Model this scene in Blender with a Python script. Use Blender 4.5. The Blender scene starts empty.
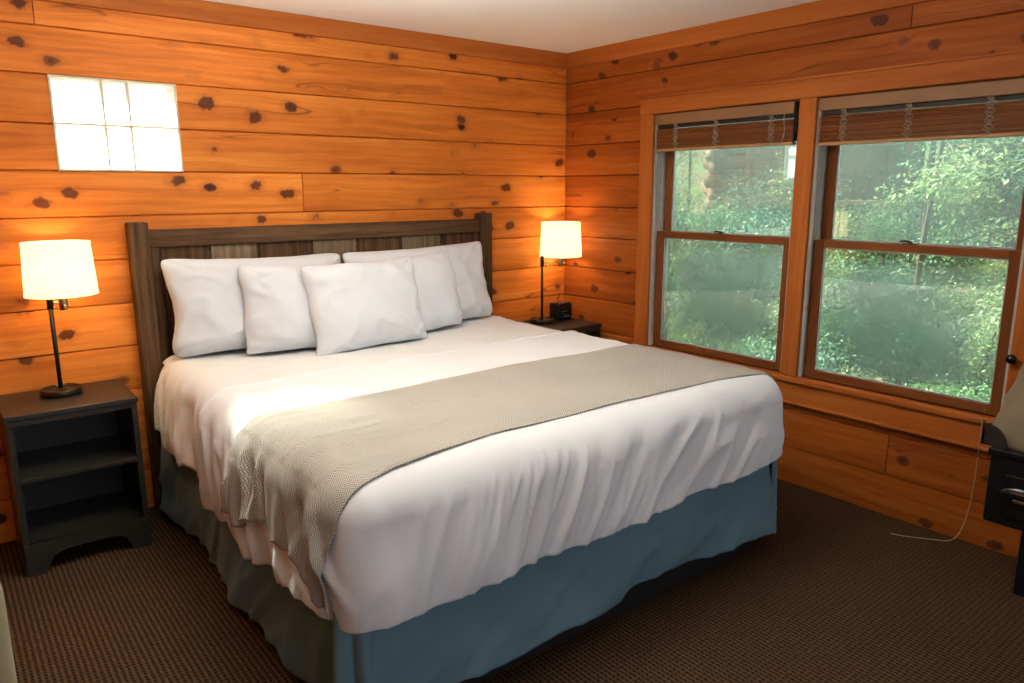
import bpy, bmesh, math, random
from mathutils import Vector, Matrix, noise
from math import pi, sin, cos, radians
SC = bpy.context.scene
COL = SC.collection
random.seed(4)
nz = lambda x, y, z: noise.noise(Vector((x, y, z)))
def sstep(a, b, x):
    t = max(0., min(1., (x-a)/(b-a))); return t*t*(3-2*t)

# ------------------------------------------------------------------ materials
class Mat:
    def __init__(s, name, color=(.8,.8,.8), rough=.6, metal=0, spec=.5):
        s.m = bpy.data.materials.new(name); s.m.use_nodes = True
        s.nt = s.m.node_tree; s.N = s.nt.nodes; s.L = s.nt.links
        s.b = s.N['Principled BSDF']; s.out = s.N['Material Output']
        s.b.inputs['Base Color'].default_value = (*color, 1)
        s.b.inputs['Roughness'].default_value = rough
        s.b.inputs['Metallic'].default_value = metal
        s.b.inputs['Specular IOR Level'].default_value = spec
    def n(s, t, **k):
        o = s.N.new(t)
        for a, v in k.items(): setattr(o, a, v)
        return o
    def l(s, a, b): s.L.new(a, b)
    def coords(s, scale=(1,1,1), rot=(0,0,0), kind='Object'):
        tc = s.n('ShaderNodeTexCoord'); mp = s.n('ShaderNodeMapping')
        mp.inputs['Scale'].default_value = scale; mp.inputs['Rotation'].default_value = rot
        s.l(tc.outputs[kind], mp.inputs['Vector']); return mp.outputs[0]
    def noise(s, vec, scale, detail=4, rough=.55, dist=0):
        o = s.n('ShaderNodeTexNoise'); o.inputs['Scale'].default_value = scale
        o.inputs['Detail'].default_value = detail; o.inputs['Roughness'].default_value = rough
        o.inputs['Distortion'].default_value = dist
        s.l(vec, o.inputs['Vector']); return o.outputs['Fac']
    def ramp(s, fac, stops, interp='LINEAR'):
        o = s.n('ShaderNodeValToRGB'); e = o.color_ramp.elements; o.color_ramp.interpolation = interp
        while len(e) < len(stops): e.new(.5)
        for i, (p, c) in enumerate(stops):
            e[i].position = p; e[i].color = (*c, 1) if len(c) == 3 else c
        s.l(fac, o.inputs[0]); return o.outputs[0]
    def math(s, op, a, b=None, c=None, clamp=False):
        o = s.n('ShaderNodeMath', operation=op); o.use_clamp = clamp
        for i, v in enumerate((a, b, c)):
            if v is None: continue
            if isinstance(v, (int, float)): o.inputs[i].default_value = v
            else: s.l(v, o.inputs[i])
        return o.outputs[0]
    def mix(s, f, a, b, mode='MIX'):
        o = s.n('ShaderNodeMix', data_type='RGBA', blend_type=mode)
        for i, v in ((0, f), (6, a), (7, b)):
            if isinstance(v, (int, float)): o.inputs[i].default_value = v
            elif isinstance(v, tuple): o.inputs[i].default_value = (*v, 1)
            else: s.l(v, o.inputs[i])
        return o.outputs[2]
    def bump(s, h, strength=.3, dist=.01):
        o = s.n('ShaderNodeBump'); o.inputs['Strength'].default_value = strength
        o.inputs['Distance'].default_value = dist
        s.l(h, o.inputs['Height']); s.l(o.outputs[0], s.b.inputs['Normal'])
    def col(s, c): s.l(c, s.b.inputs['Base Color'])

def knotty_pine(name, along, dark=(.52,.135,.020), mid=(.74,.225,.034), light=(.86,.32,.060), knots=True, rough=.5):
    """varnished pine; 'along' = axis the grain runs on"""
    M = Mat(name, rough=rough, spec=.14)
    tc = M.n('ShaderNodeTexCoord'); sp = M.n('ShaderNodeSeparateXYZ'); M.l(tc.outputs['Object'], sp.inputs[0])
    geo = M.n('ShaderNodeNewGeometry'); isl = geo.outputs['Random Per Island']
    u = sp.outputs[along]; oth = [i for i in range(3) if i != along]
    cb = M.n('ShaderNodeCombineXYZ')
    M.l(M.math('ADD', u, M.math('MULTIPLY', isl, 37.)), cb.inputs[0])
    a2 = M.math('ADD', sp.outputs[oth[0]], M.math('MULTIPLY', isl, 11.3))
    M.l(a2, cb.inputs[1]); M.l(sp.outputs[oth[1]], cb.inputs[2])
    V = cb.outputs[0]
    def scl(v, sx, sy, sz):
        mp = M.n('ShaderNodeMapping'); mp.inputs['Scale'].default_value = (sx, sy, sz); M.l(v, mp.inputs['Vector']); return mp.outputs[0]
    # warp of the grain
    w = M.n('ShaderNodeTexNoise'); w.inputs['Scale'].default_value = 1.; w.inputs['Detail'].default_value = 2
    M.l(scl(V, 2.2, 5, 5), w.inputs['Vector'])
    vm = M.n('ShaderNodeVectorMath', operation='MULTIPLY_ADD'); M.l(w.outputs['Color'], vm.inputs[0])
    vm.inputs[1].default_value = (.03, .055, .055); M.l(V, vm.inputs[2])
    g1 = M.noise(scl(vm.outputs[0], 1.3, 34, 34), 1., 5, .6)
    g2 = M.noise(scl(vm.outputs[0], .7, 9, 9), 1., 3, .5)
    f = M.math('ADD', M.math('MULTIPLY', g1, .55), M.math('MULTIPLY', g2, .45))
    c = M.ramp(f, [(.33, dark), (.5, mid), (.66, light)])
    # board to board tone
    c = M.mix(.8, c, M.ramp(M.noise(scl(V, .25, .25, .25), 3., 1), [(.3, (.72,.66,.60)), (.7, (1.12,1.12,1.12))]), 'MULTIPLY')
    h = g1
    if knots:
        vo = M.n('ShaderNodeTexVoronoi', feature='F1'); vo.inputs['Scale'].default_value = 1.; vo.inputs['Randomness'].default_value = 1.
        M.l(scl(vm.outputs[0], 3.9, 5.6, 5.6), vo.inputs['Vector'])
        d = vo.outputs['Distance']
        jag = M.math('ADD', d, M.math('MULTIPLY', M.math('SUBTRACT', M.noise(V, 30, 4), .5), .17))
        vo2 = M.n('ShaderNodeTexVoronoi', feature='F1'); M.l(scl(vm.outputs[0], 2.3, 4.1, 4.1), vo2.inputs['Vector']); vo2.inputs['Scale'].default_value = 1.
        offs = M.n('ShaderNodeMapping'); offs.inputs['Location'].default_value = (5.3,2.1,7.7); offs.inputs['Scale'].default_value = (4.0,5.6,5.6); offs.inputs['Rotation'].default_value = (.4,.6,.5); M.l(vm.outputs[0], offs.inputs['Vector']); M.L.remove(vo2.inputs['Vector'].links[0]); M.l(offs.outputs[0], vo2.inputs['Vector'])
        d2 = M.math('ADD', vo2.outputs['Distance'], M.math('MULTIPLY', M.math('SUBTRACT', M.noise(V, 26, 4), .5), .24))
        spike = M.ramp(d2, [(.13, (1,1,1)), (.17, (0,0,0))]); sph = M.ramp(d2, [(.14, (1,1,1)), (.30, (0,0,0))])
        c = M.mix(M.math('MULTIPLY', sph, .40), c, (.36,.085,.018)); c = M.mix(M.math('MULTIPLY', spike, .85), c, (.075,.022,.012))
        halo = M.ramp(jag, [(.10, (1,1,1)), (.27, (0,0,0))])
        core = M.ramp(jag, [(.115, (1,1,1)), (.150, (0,0,0))])
        heart = M.ramp(jag, [(.03, (1,1,1)), (.09, (0,0,0))])
        c = M.mix(M.math('MULTIPLY', halo, .62), c, (.38,.11,.03))
        vr = M.n('ShaderNodeSeparateColor'); M.l(vo.outputs['Color'], vr.inputs[0]); c = M.mix(M.math('MULTIPLY', core, M.math('ADD', .45, M.math('MULTIPLY', vr.outputs[0], .5))), c, (.065,.018,.010))
        c = M.mix(M.math('MULTIPLY', heart, .6), c, (.020,.009,.006))
        # hairline drying checks along the grain
        ck = M.noise(scl(vm.outputs[0], .55, 13, 13), 1., 1, .3)
        ckl = M.math('ABSOLUTE', M.math('SUBTRACT', ck, .5))
        gate = M.ramp(M.noise(scl(V, 1.1, 3, 3), 1., 1), [(.50, (0,0,0)), (.58, (1,1,1))])
        ckm = M.math('MULTIPLY', M.ramp(ckl, [(.0, (1,1,1)), (.009, (0,0,0))]), gate)
        c = M.mix(M.math('MULTIPLY', ckm, .75), c, (.09,.03,.012))
        h = M.math('SUBTRACT', g1, M.math('MULTIPLY', ckm, 2.))
    M.col(c); M.bump(h, .18, .004)
    return M.m

PINE_X = knotty_pine('pine_x', 0); PINE_Y_SHADE = knotty_pine('pine_y_shade', 1, (.25,.054,.008), (.37,.095,.014), (.47,.145,.025))  # y-grain copy is darkened: backlit shade of the window wall put into its colour
TRIM_Y = knotty_pine('pine_trim_y', 1, (.38,.10,.018), (.49,.145,.027), (.57,.19,.042), knots=False)
TRIM_X = knotty_pine('pine_trim_x', 0, (.38,.10,.018), (.49,.145,.027), (.57,.19,.042), knots=False)
TRIM_Z = knotty_pine('pine_trim_z', 2, (.38,.10,.018), (.49,.145,.027), (.57,.19,.042), knots=False)
SASH_Y = knotty_pine('sash_y', 1, (.16,.05,.014), (.22,.07,.019), (.28,.10,.028), knots=False)
SASH_Z = knotty_pine('sash_z', 2, (.16,.05,.014), (.22,.07,.019), (.28,.10,.028), knots=False)

def weathered(name, along, a, b, c_):
    M = Mat(name, rough=.72, spec=.3)
    s = [38, 38, 38]; s[along] = 1.8
    V = M.coords(tuple(s)); f = M.noise(V, 1, 6, .7)
    c = M.ramp(f, [(.32, a), (.5, b), (.68, c_)]); 
    g = M.noise(M.coords((3,3,3)), 1, 2)
    c = M.mix(.6, c, M.ramp(g, [(.3, (.7,.7,.7)), (.7, (1.15,1.12,1.08))]), 'MULTIPLY')
    M.col(c); M.bump(f, .7, .006); return M.m
HB_Z = weathered('headboard_dark', 2, (.034,.015,.006), (.095,.046,.018), (.17,.092,.042))
HB_X = weathered('headboard_rail', 0, (.034,.015,.006), (.095,.046,.018), (.165,.090,.040))
HB_L = weathered('headboard_light', 2, (.085,.052,.028), (.18,.125,.075), (.28,.21,.135))

def fabric(name, color, rough=.85, weave=700, bs=.12, var=.06, trans=0):
    M = Mat(name, color, rough, spec=.2)
    f = M.noise(M.coords((1,1,1)), 3.5, 3)
    c = M.mix(1., color, M.ramp(f, [(.3, (1-var,)*3), (.7, (1.,)*3)]), 'MULTIPLY'); M.col(c)
    w = M.noise(M.coords((1,1,1)), weave, 2)
    f2 = M.noise(M.coords((1,1,1)), 28, 5, .6)
    M.bump(M.math('ADD', M.math('MULTIPLY', w, .25), f2), bs, .004)
    M.b.inputs['Sheen Weight'].default_value = .15
    return M.m
WHITE = fabric('white_cotton', (.80,.82,.84), bs=.3)
SHEET = fabric('white_sheet', (.81,.80,.79), bs=.3)
PILLOW = fabric('pillow_cotton', (.72,.75,.795), bs=.22)
SKIRT = fabric('blue_cotton', (.15,.275,.33), rough=.8, bs=.4, var=.25)
TAN = fabric('tan_canvas', (.27,.215,.14), bs=.3, var=.2)
BEIGE = fabric('beige_upholstery', (.27,.215,.12), bs=.4, var=.1)

def runner_mat():
    M = Mat('herringbone_knit', rough=.9, spec=.15)
    uv = M.n('ShaderNodeUVMap'); sp = M.n('ShaderNodeSeparateXYZ'); M.l(uv.outputs[0], sp.inputs[0])
    # chevrons: a slanted stripe whose slope flips every few centimetres
    x, y = sp.outputs[0], sp.outputs[1]
    zz = M.math('PINGPONG', M.math('MULTIPLY', x, 1.), .010)
    st = M.math('FRACT', M.math('MULTIPLY', M.math('ADD', y, zz), 1/.0085))
    t = M.ramp(st, [(.15, (0,0,0)), (.4, (1,1,1)), (.65, (1,1,1)), (.9, (0,0,0))])
    c = M.mix(t, (.26,.24,.21), (.54,.51,.46))
    n = M.noise(M.coords(), 2.5, 2)
    c = M.mix(.5, c, M.ramp(n, [(.3, (.85,.85,.85)), (.7, (1.05,1.05,1.05))]), 'MULTIPLY')
    M.col(c); M.bump(t, .5, .003); return M.m
RUNNER = runner_mat()

def carpet_mat():
    M = Mat('carpet_grid', rough=.95, spec=.1)
    V = M.coords((1,1,1), (0,0,0)); sp = M.n('ShaderNodeSeparateXYZ')
    wn = M.n('ShaderNodeTexNoise'); wn.inputs['Scale'].default_value = 30; M.l(V, wn.inputs['Vector'])
    ad = M.n('ShaderNodeVectorMath', operation='MULTIPLY_ADD'); M.l(wn.outputs['Color'], ad.inputs[0]); ad.inputs[1].default_value = (.004,.004,0); M.l(V, ad.inputs[2])
    M.l(ad.outputs[0], sp.inputs[0])
    def saw(a, p):
        return M.math('ABSOLUTE', M.math('SUBTRACT', M.math('FRACT', M.math('MULTIPLY', a, 1/p)), .5))
    a = saw(sp.outputs[0], .0185); b = saw(sp.outputs[1], .0195)
    pa = M.ramp(a, [(.17, (1,1,1)), (.27, (0,0,0))]); pb = M.ramp(b, [(.20, (1,1,1)), (.30, (0,0,0))])
    pit = M.math('MULTIPLY', pa, pb)
    row = M.ramp(a, [(.2, (.62,.62,.62)), (.36, (1,1,1))])
    n = M.noise(V, 90, 3); big = M.noise(V, 1.4, 3)
    base = M.ramp(n, [(.3, (.062,.032,.016)), (.7, (.128,.072,.037))])
    base = M.mix(1., base, row, 'MULTIPLY')
    c = M.mix(M.math('MULTIPLY', pit, .88), base, (.012,.007,.005))
    c = M.mix(.5, c, M.ramp(big, [(.3, (.75,.75,.75)), (.7, (1.1,1.1,1.1))]), 'MULTIPLY')
    M.col(c); M.bump(M.math('SUBTRACT', M.math('MULTIPLY', n, .5), pit), .6, .004); return M.m
CARPET = carpet_mat()
def ceiling_mat():
    M = Mat('ceiling_texture', (.90,.885,.85), .95, spec=.1)
    M.bump(M.noise(M.coords(), 160, 4), .35, .003); return M.m
CEIL = ceiling_mat()
def simple(name, c, r=.5, m=0, spec=.5, nscale=20, var=.15, bs=.05):
    M = Mat(name, c, r, m, spec)
    f = M.noise(M.coords(), nscale, 3)
    M.col(M.mix(1., c, M.ramp(f, [(.3, (1-var,)*3), (.7, (1.,)*3)]), 'MULTIPLY')); M.bump(f, bs, .003)
    return M.m
CHAR = simple('charcoal_lacquer', (.022,.021,.016), .38, bs=.04)
BLACK = simple('black_board', (.008,.008,.008), .7)
BLKG = simple('black_gloss', (.008,.008,.009), .16)
BLKP = simple('black_plastic', (.006,.0065,.007), .5, spec=.2)
BRONZE = simple('dark_bronze', (.055,.042,.03), .35, .8)
BRASS = simple('brushed_brass', (.50,.36,.18), .3, 1.)
CHROME = simple('chrome', (.7,.7,.72), .15, 1.)
VINYL = simple('grey_vinyl', (.50,.51,.47), .45)
LEATHER = simple('dark_leather', (.022,.012,.010), .5, nscale=60, bs=.2)
CORD = simple('pale_cord', (.40,.32,.22), .8)
CORDT = simple('tan_cord', (.46,.30,.16), .8)
VAL = simple('valance_tan', (.34,.175,.075), .5, nscale=8)
SLAT = knotty_pine('slat_wood', 1, (.20,.062,.018), (.30,.10,.03), (.38,.14,.045), knots=False)
SLATR = simple('slat_rail_tan', (.50,.28,.12), .45)
REDWD = simple('red_stained_wood', (.10,.028,.018), .5)

def shade_mat():
    M = Mat('lit_shade', (.9,.86,.74), .8)
    tr = M.n('ShaderNodeBsdfTranslucent'); tr.inputs[0].default_value = (.97,.90,.70,1)
    mx = M.n('ShaderNodeMixShader'); mx.inputs[0].default_value = .72
    M.b.inputs['Emission Color'].default_value = (1.,.80,.48,1); M.b.inputs['Emission Strength'].default_value = 2.2
    M.l(M.b.outputs[0], mx.inputs[1]); M.l(tr.outputs[0], mx.inputs[2])
    M.l(mx.outputs[0], M.out.inputs[0]); return M.m
SHADE = shade_mat()
def emit_mat(name, c, s):
    M = Mat(name, c); M.b.inputs['Emission Color'].default_value = (*c, 1); M.b.inputs['Emission Strength'].default_value = s; return M.m
BULB = emit_mat('warm_bulb', (1.,.72,.38), 30)

def pane_mat(name, hazy):
    """window glass: clear with a faint mirror, plus a film of dried haze"""
    M = Mat(name)
    tp = M.n('ShaderNodeBsdfTransparent'); tp.inputs[0].default_value = (.93,.97,.95,1)
    gl = M.n('ShaderNodeBsdfGlossy'); gl.inputs['Roughness'].default_value = .01
    tl = M.n('ShaderNodeBsdfTranslucent'); tl.inputs[0].default_value = (.25,.34,.27,1)
    df = M.n('ShaderNodeBsdfDiffuse'); df.inputs[0].default_value = (.16,.20,.17,1)
    film = M.n('ShaderNodeMixShader'); film.inputs[0].default_value = .22
    M.l(tl.outputs[0], film.inputs[1]); M.l(df.outputs[0], film.inputs[2])
    V = M.coords((1,1,1)); n = M.noise(V, 2.2, 5, .62, .8)
    if hazy:
        sp = M.n('ShaderNodeSeparateXYZ'); M.l(M.coords((1,1,1), (0,0,0), 'Generated'), sp.inputs[0])
        ey = M.math('SUBTRACT', .5, M.math('ABSOLUTE', M.math('SUBTRACT', sp.outputs[1], .5)))
        ez = M.math('SUBTRACT', .5, M.math('ABSOLUTE', M.math('SUBTRACT', sp.outputs[2], .5)))
        edge = M.math('MINIMUM', ey, ez)
        edge = M.math('ADD', edge, M.math('MULTIPLY', M.math('SUBTRACT', n, .5), .9))
        mask = M.ramp(edge, [(.0, (.22,.22,.22)), (.22, (.60,.60,.60)), (.5, (.74,.74,.74))])
    else:
        mask = M.ramp(n, [(.35, (.22,.22,.22)), (.7, (.40,.40,.40))])
    m1 = M.n('ShaderNodeMixShader'); M.l(mask, m1.inputs[0]); M.l(tp.outputs[0], m1.inputs[1]); M.l(film.outputs[0], m1.inputs[2])
    fr = M.n('ShaderNodeFresnel'); fr.inputs[0].default_value = 1.45
    f2 = M.math('MULTIPLY', fr.outputs[0], 3.2, clamp=True)
    m2 = M.n('ShaderNodeMixShader'); M.l(f2, m2.inputs[0]); M.l(m1.outputs[0], m2.inputs[1]); M.l(gl.outputs[0], m2.inputs[2])
    M.l(m2.outputs[0], M.out.inputs[0]); return M.m
GLASS = pane_mat('clear_pane', False); HAZE = pane_mat('hazy_pane', True)
def block_mat():
    M = Mat('glass_block')
    tp = M.n('ShaderNodeBsdfTransparent'); tp.inputs[0].default_value = (.93,.99,.96,1)
    tl = M.n('ShaderNodeBsdfTranslucent'); tl.inputs[0].default_value = (.93,1.,.97,1)
    gl = M.n('ShaderNodeBsdfGlossy'); gl.inputs['Roughness'].default_value = .05
    V = M.coords(); n = M.noise(V, 14, 3, .5, 1.2)
    f = M.ramp(n, [(.35, (.35,.35,.35)), (.65, (.60,.60,.60))])
    m1 = M.n('ShaderNodeMixShader'); M.l(f, m1.inputs[0]); M.l(tp.outputs[0], m1.inputs[1]); M.l(tl.outputs[0], m1.inputs[2])
    m2 = M.n('ShaderNodeMixShader'); m2.inputs[0].default_value = .06; M.l(m1.outputs[0], m2.inputs[1]); M.l(gl.outputs[0], m2.inputs[2])
    M.l(m2.outputs[0], M.out.inputs[0]); return M.m
BLOCK = block_mat(); MORTAR = simple('pale_mortar', (.72,.66,.50), .9)

# ------------------------------------------------------------------ mesh helpers
def obj(name, bm, mat, parent=None, smooth=False, loc=None):
    me = bpy.data.meshes.new(name); bmesh.ops.recalc_face_normals(bm, faces=bm.faces) if False else None
    bm.to_mesh(me); bm.free()
    if smooth:
        for p in me.polygons: p.use_smooth = True
    for m in (mat if isinstance(mat, (list, tuple)) else [mat]): me.materials.append(m)
    o = bpy.data.objects.new(name, me); COL.objects.link(o)
    if loc: o.location = loc
    if parent: o.parent = parent
    return o
def empty(name, loc=(0,0,0), rz=0):
    o = bpy.data.objects.new(name, None); o.empty_display_size = .1; o.location = loc; o.rotation_euler = (0,0,rz)
    COL.objects.link(o); return o
def tag(o, label, cat, group=None, kind=None):
    o['label'] = label; o['category'] = cat
    if group: o['group'] = group
    if kind: o['kind'] = kind
    return o
def struct(o, label=None):
    o['kind'] = 'structure'
    if label: o['label'] = label
    return o
def box(bm, x0, x1, y0, y1, z0, z1, bev=0, seg=2):
    r = bmesh.ops.create_cube(bm, size=1.)
    vs = r['verts']
    for v in vs:
        v.co = Vector((x0+(v.co.x+.5)*(x1-x0), y0+(v.co.y+.5)*(y1-y0), z0+(v.co.z+.5)*(z1-z0)))
    if bev:
        es = list({e for v in vs for e in v.link_edges})
        bmesh.ops.bevel(bm, geom=es, offset=bev, segments=seg, affect='EDGES', profile=.5)
def bx(*a, **k):
    bm = bmesh.new(); box(bm, *a, **k); return bm
def lathe(bm, prof, n=32, c=(0,0,0), axis='z', cap=True):
    rings = []
    for r, h in prof:
        ring = []
        for i in range(n):
            a = 2*pi*i/n
            p = (r*cos(a), r*sin(a), h)
            if axis == 'x': p = (h, r*cos(a), r*sin(a))
            if axis == 'y': p = (r*cos(a), h, r*sin(a))
            ring.append(bm.verts.new((p[0]+c[0], p[1]+c[1], p[2]+c[2])))
        rings.append(ring)
    for a, b in zip(rings, rings[1:]):
        for i in range(n): bm.faces.new((a[i], a[(i+1)%n], b[(i+1)%n], b[i]))
    if cap:
        bm.faces.new(rings[0][::-1]); bm.faces.new(rings[-1])
    return bm
def tube(bm, pts, r, n=8, cap=True):
    pts = [Vector(p) for p in pts]; rings = []
    up = Vector((0,0,1)); prev = None
    for i, p in enumerate(pts):
        t = (pts[min(i+1, len(pts)-1)]-pts[max(i-1, 0)]).normalized()
        if prev is None:
            ref = up if abs(t.z) < .9 else Vector((1,0,0)); a = t.cross(ref).normalized()
        else: a = (prev - t*prev.dot(t)).normalized()
        prev = a; b = t.cross(a)
        rr = r[i] if isinstance(r, (list, tuple)) else r
        rings.append([bm.verts.new(p+a*rr*cos(2*pi*k/n)+b*rr*sin(2*pi*k/n)) for k in range(n)])
    for A, B in zip(rings, rings[1:]):
        for i in range(n): bm.faces.new((A[i], A[(i+1)%n], B[(i+1)%n], B[i]))
    if cap: bm.faces.new(rings[0][::-1]); bm.faces.new(rings[-1])
    return bm
def prism(bm, pts2, f0, f1):
    """extrude a 2-D outline between two maps 2-D -> 3-D"""
    a = [bm.verts.new(f0(p)) for p in pts2]; b = [bm.verts.new(f1(p)) for p in pts2]
    n = len(a)
    for i in range(n): bm.faces.new((a[i], a[(i+1)%n], b[(i+1)%n], b[i]))
    bm.faces.new(a[::-1]); bm.faces.new(b)
    bmesh.ops.recalc_face_normals(bm, faces=bm.faces)
def grid(bm, nu, nv, fn, uvfn=None):
    V = [[bm.verts.new(fn(i/(nu-1), j/(nv-1))) for j in range(nv)] for i in range(nu)]
    uv = bm.loops.layers.uv.verify() if uvfn else None
    for i in range(nu-1):
        for j in range(nv-1):
            f = bm.faces.new((V[i][j], V[i+1][j], V[i+1][j+1], V[i][j+1]))
            if uvfn:
                for lp, (a, b) in zip(f.loops, ((i,j),(i+1,j),(i+1,j+1),(i,j+1))):
                    lp[uv].uv = uvfn(a/(nu-1), b/(nv-1))
    return V

# ------------------------------------------------------------------ room shell
H = 2.44
COURSE = [0, .204, .409, .622, .838, 1.043, 1.25, 1.449, 1.652, 1.85, 2.055, 2.252, 2.44]
def boards(bm, place, u0, u1, opens, joints):
    """lapped pine boards; place(u, z, depth) -> point, depth>0 goes into the wall"""
    for k in range(len(COURSE)-1):
        z0, z1 = COURSE[k], COURSE[k+1]
        zs = sorted({z0, z1} | {z for o in opens for z in o[2:4] if z0+1e-4 < z < z1-1e-4})
        for za, zb in zip(zs, zs[1:]):
            us = [u0] + sorted(joints.get(k, [])) + [u1]
            segs = list(zip(us, us[1:]))
            for o in opens:
                if o[2] < zb-1e-4 and o[3] > za+1e-4:
                    ns = []
                    for a, b in segs:
                        if o[0] > a: ns.append((a, min(b, o[0])))
                        if o[1] < b: ns.append((max(a, o[1]), b))
                    segs = [(a, b) for a, b in ns if b-a > 1e-3]
            for a, b in segs:
                ga = .0012; n = 7
                sec = []
                lo, hi = za, zb
                cz0 = .005 if za == z0 else 0; cz1 = .005 if zb == z1 else 0
                sec.append((lo+ (ga if cz0 else 0), .03)); 
                if cz0: sec.append((lo+ga, .014))
                for i in range(n):
                    t = i/(n-1); z = lo+cz0+(hi-lo-cz0-cz1)*t
                    sec.append((z, .004*(2*t-1)**2))
                if cz1: sec.append((hi-ga, .014))
                sec.append((hi-(ga if cz1 else 0), .03))
                ja = .002 if a in joints.get(k, []) else 0; jb = .002 if b in joints.get(k, []) else 0
                prism(bm, sec, lambda p: place(a+ja, p[0], p[1]), lambda p: place(b-jb, p[0], p[1]))
def backing(bm, box3, u0, u1, opens):
    """plain wall core behind the boards with its openings left open"""
    zs = sorted({0, H} | {z for o in opens for z in o[2:4]})
    for za, zb in zip(zs, zs[1:]):
        segs = [(u0, u1)]
        for o in opens:
            if o[2] < zb-1e-4 and o[3] > za+1e-4:
                ns = []
                for a, b in segs:
                    if o[0] > a: ns.append((a, min(b, o[0])))
                    if o[1] < b: ns.append((max(a, o[1]), b))
                segs = ns
        for a, b in segs: box3(bm, a, b, za, zb)
XL, YR = -4.3, -6.2
GB = (-3.006, -2.486, 1.652, 2.055)
W1 = (-1.735, -.79, .60, 2.0); W2 = (-2.78, -1.825, .60, 2.0)
bm = bmesh.new()
boards(bm, lambda u, z, d: (u, d, z), XL, 0., [GB], {7: [-1.887], 11: [-3.028], 5: [-2.2], 3: [-3.1], 9: [-.3-3.6], 2: [-3.4]})
backing(bm, lambda b, a, c, z0, z1: box(b, a, c, .018, .17, z0, z1), XL-.15, .17, [GB])
struct(obj('wall_back', bm, PINE_X), 'knotty pine log board wall behind the bed')
bm = bmesh.new()
boards(bm, lambda u, z, d: (d, u, z), YR, 0., [W1, W2], {1: [-2.318], 11: [-2.23], 4: [-4.2], 7: [-3.8], 0: [-3.6]})
backing(bm, lambda b, a, c, z0, z1: box(b, .018, .17, a, c, z0, z1), YR-.15, .018, [W1, W2])
struct(obj('wall_right', bm, PINE_Y_SHADE), 'knotty pine board wall with the two windows')
bm = bmesh.new()
boards(bm, lambda u, z, d: (XL-d, u, z), YR, 0., [], {})
backing(bm, lambda b, a, c, z0, z1: box(b, XL-.17, XL-.018, a, c, z0, z1), YR-.15, .018, [])
struct(obj('wall_left', bm, PINE_Y_SHADE))
RW = (-3.3, -1.1, .55, 2.15)
bm = bmesh.new()
boards(bm, lambda u, z, d: (u, YR-d, z), XL, 0., [RW], {})
backing(bm, lambda b, a, c, z0, z1: box(b, a, c, YR-.17, YR-.018, z0, z1), XL-.15, .17, [RW])
struct(obj('wall_front', bm, PINE_X))
bm = bmesh.new()
for z0, z1 in ((RW[2], RW[2]+.05), (RW[3]-.05, RW[3])): box(bm, RW[0], RW[1], YR-.14, YR-.08, z0, z1)
for x in (RW[0], (RW[0]+RW[1])/2-.025, RW[1]-.05): box(bm, x, x+.05, YR-.14, YR-.08, RW[2]+.05, RW[3]-.05)
struct(obj('window_4', bm, SASH_Z))  # unseen rear window, added as an opening for fill on the bed
struct(obj('floor', bx(XL-.17, .17, YR-.17, .17, -.12, 0), CARPET), 'brown grid weave carpet')
struct(obj('ceiling', bx(XL-.17, .17, YR-.17, .17, H, H+.12), CEIL), 'cream textured ceiling')
# crown boards
bm = bmesh.new(); box(bm, XL, -.0, -.032, .0, 2.348, 2.44, .003); struct(obj('trim_1', bm, TRIM_X), 'pine crown board above the headboard wall')
bm = bmesh.new(); box(bm, -.032, .0, YR, -.032, 2.348, 2.44, .003); struct(obj('trim_2', bm, TRIM_Y), 'pine crown board above the window wall')
# corner cove strip
# ------------------------------------------------------------------ windows
def casing():
    bm = bmesh.new(); box(bm, -.024, 0, -2.89, -.685, 2.0, 2.092, .004)
    box(bm, -.036, 0, -2.90, -.675, 2.088, 2.098, .002)
    struct(obj('trim_3', bm, TRIM_Y), 'pine head casing above the two windows')
    for n, (a, b) in zip((4, 5, 6), ((-.79, -.69), (-1.825, -1.735), (-2.88, -2.78))):
        struct(obj('trim_%d' % n, bx(-.022, 0, a, b, .60, 2.0, bev=.004), TRIM_Z))
    bm = bmesh.new(); box(bm, -.045, .03, -2.90, -.675, .570, .600, .006)
    struct(obj('trim_7', bm, TRIM_Y), 'pine window stool below both windows')
    bm = bmesh.new(); box(bm, -.022, 0, -2.88, -.69, .462, .570, .004); box(bm, -.030, 0, -2.88, -.69, .452, .464, .002)
    struct(obj('trim_8', bm, TRIM_Y), 'pine apron board under the window stool')
casing()
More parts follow.
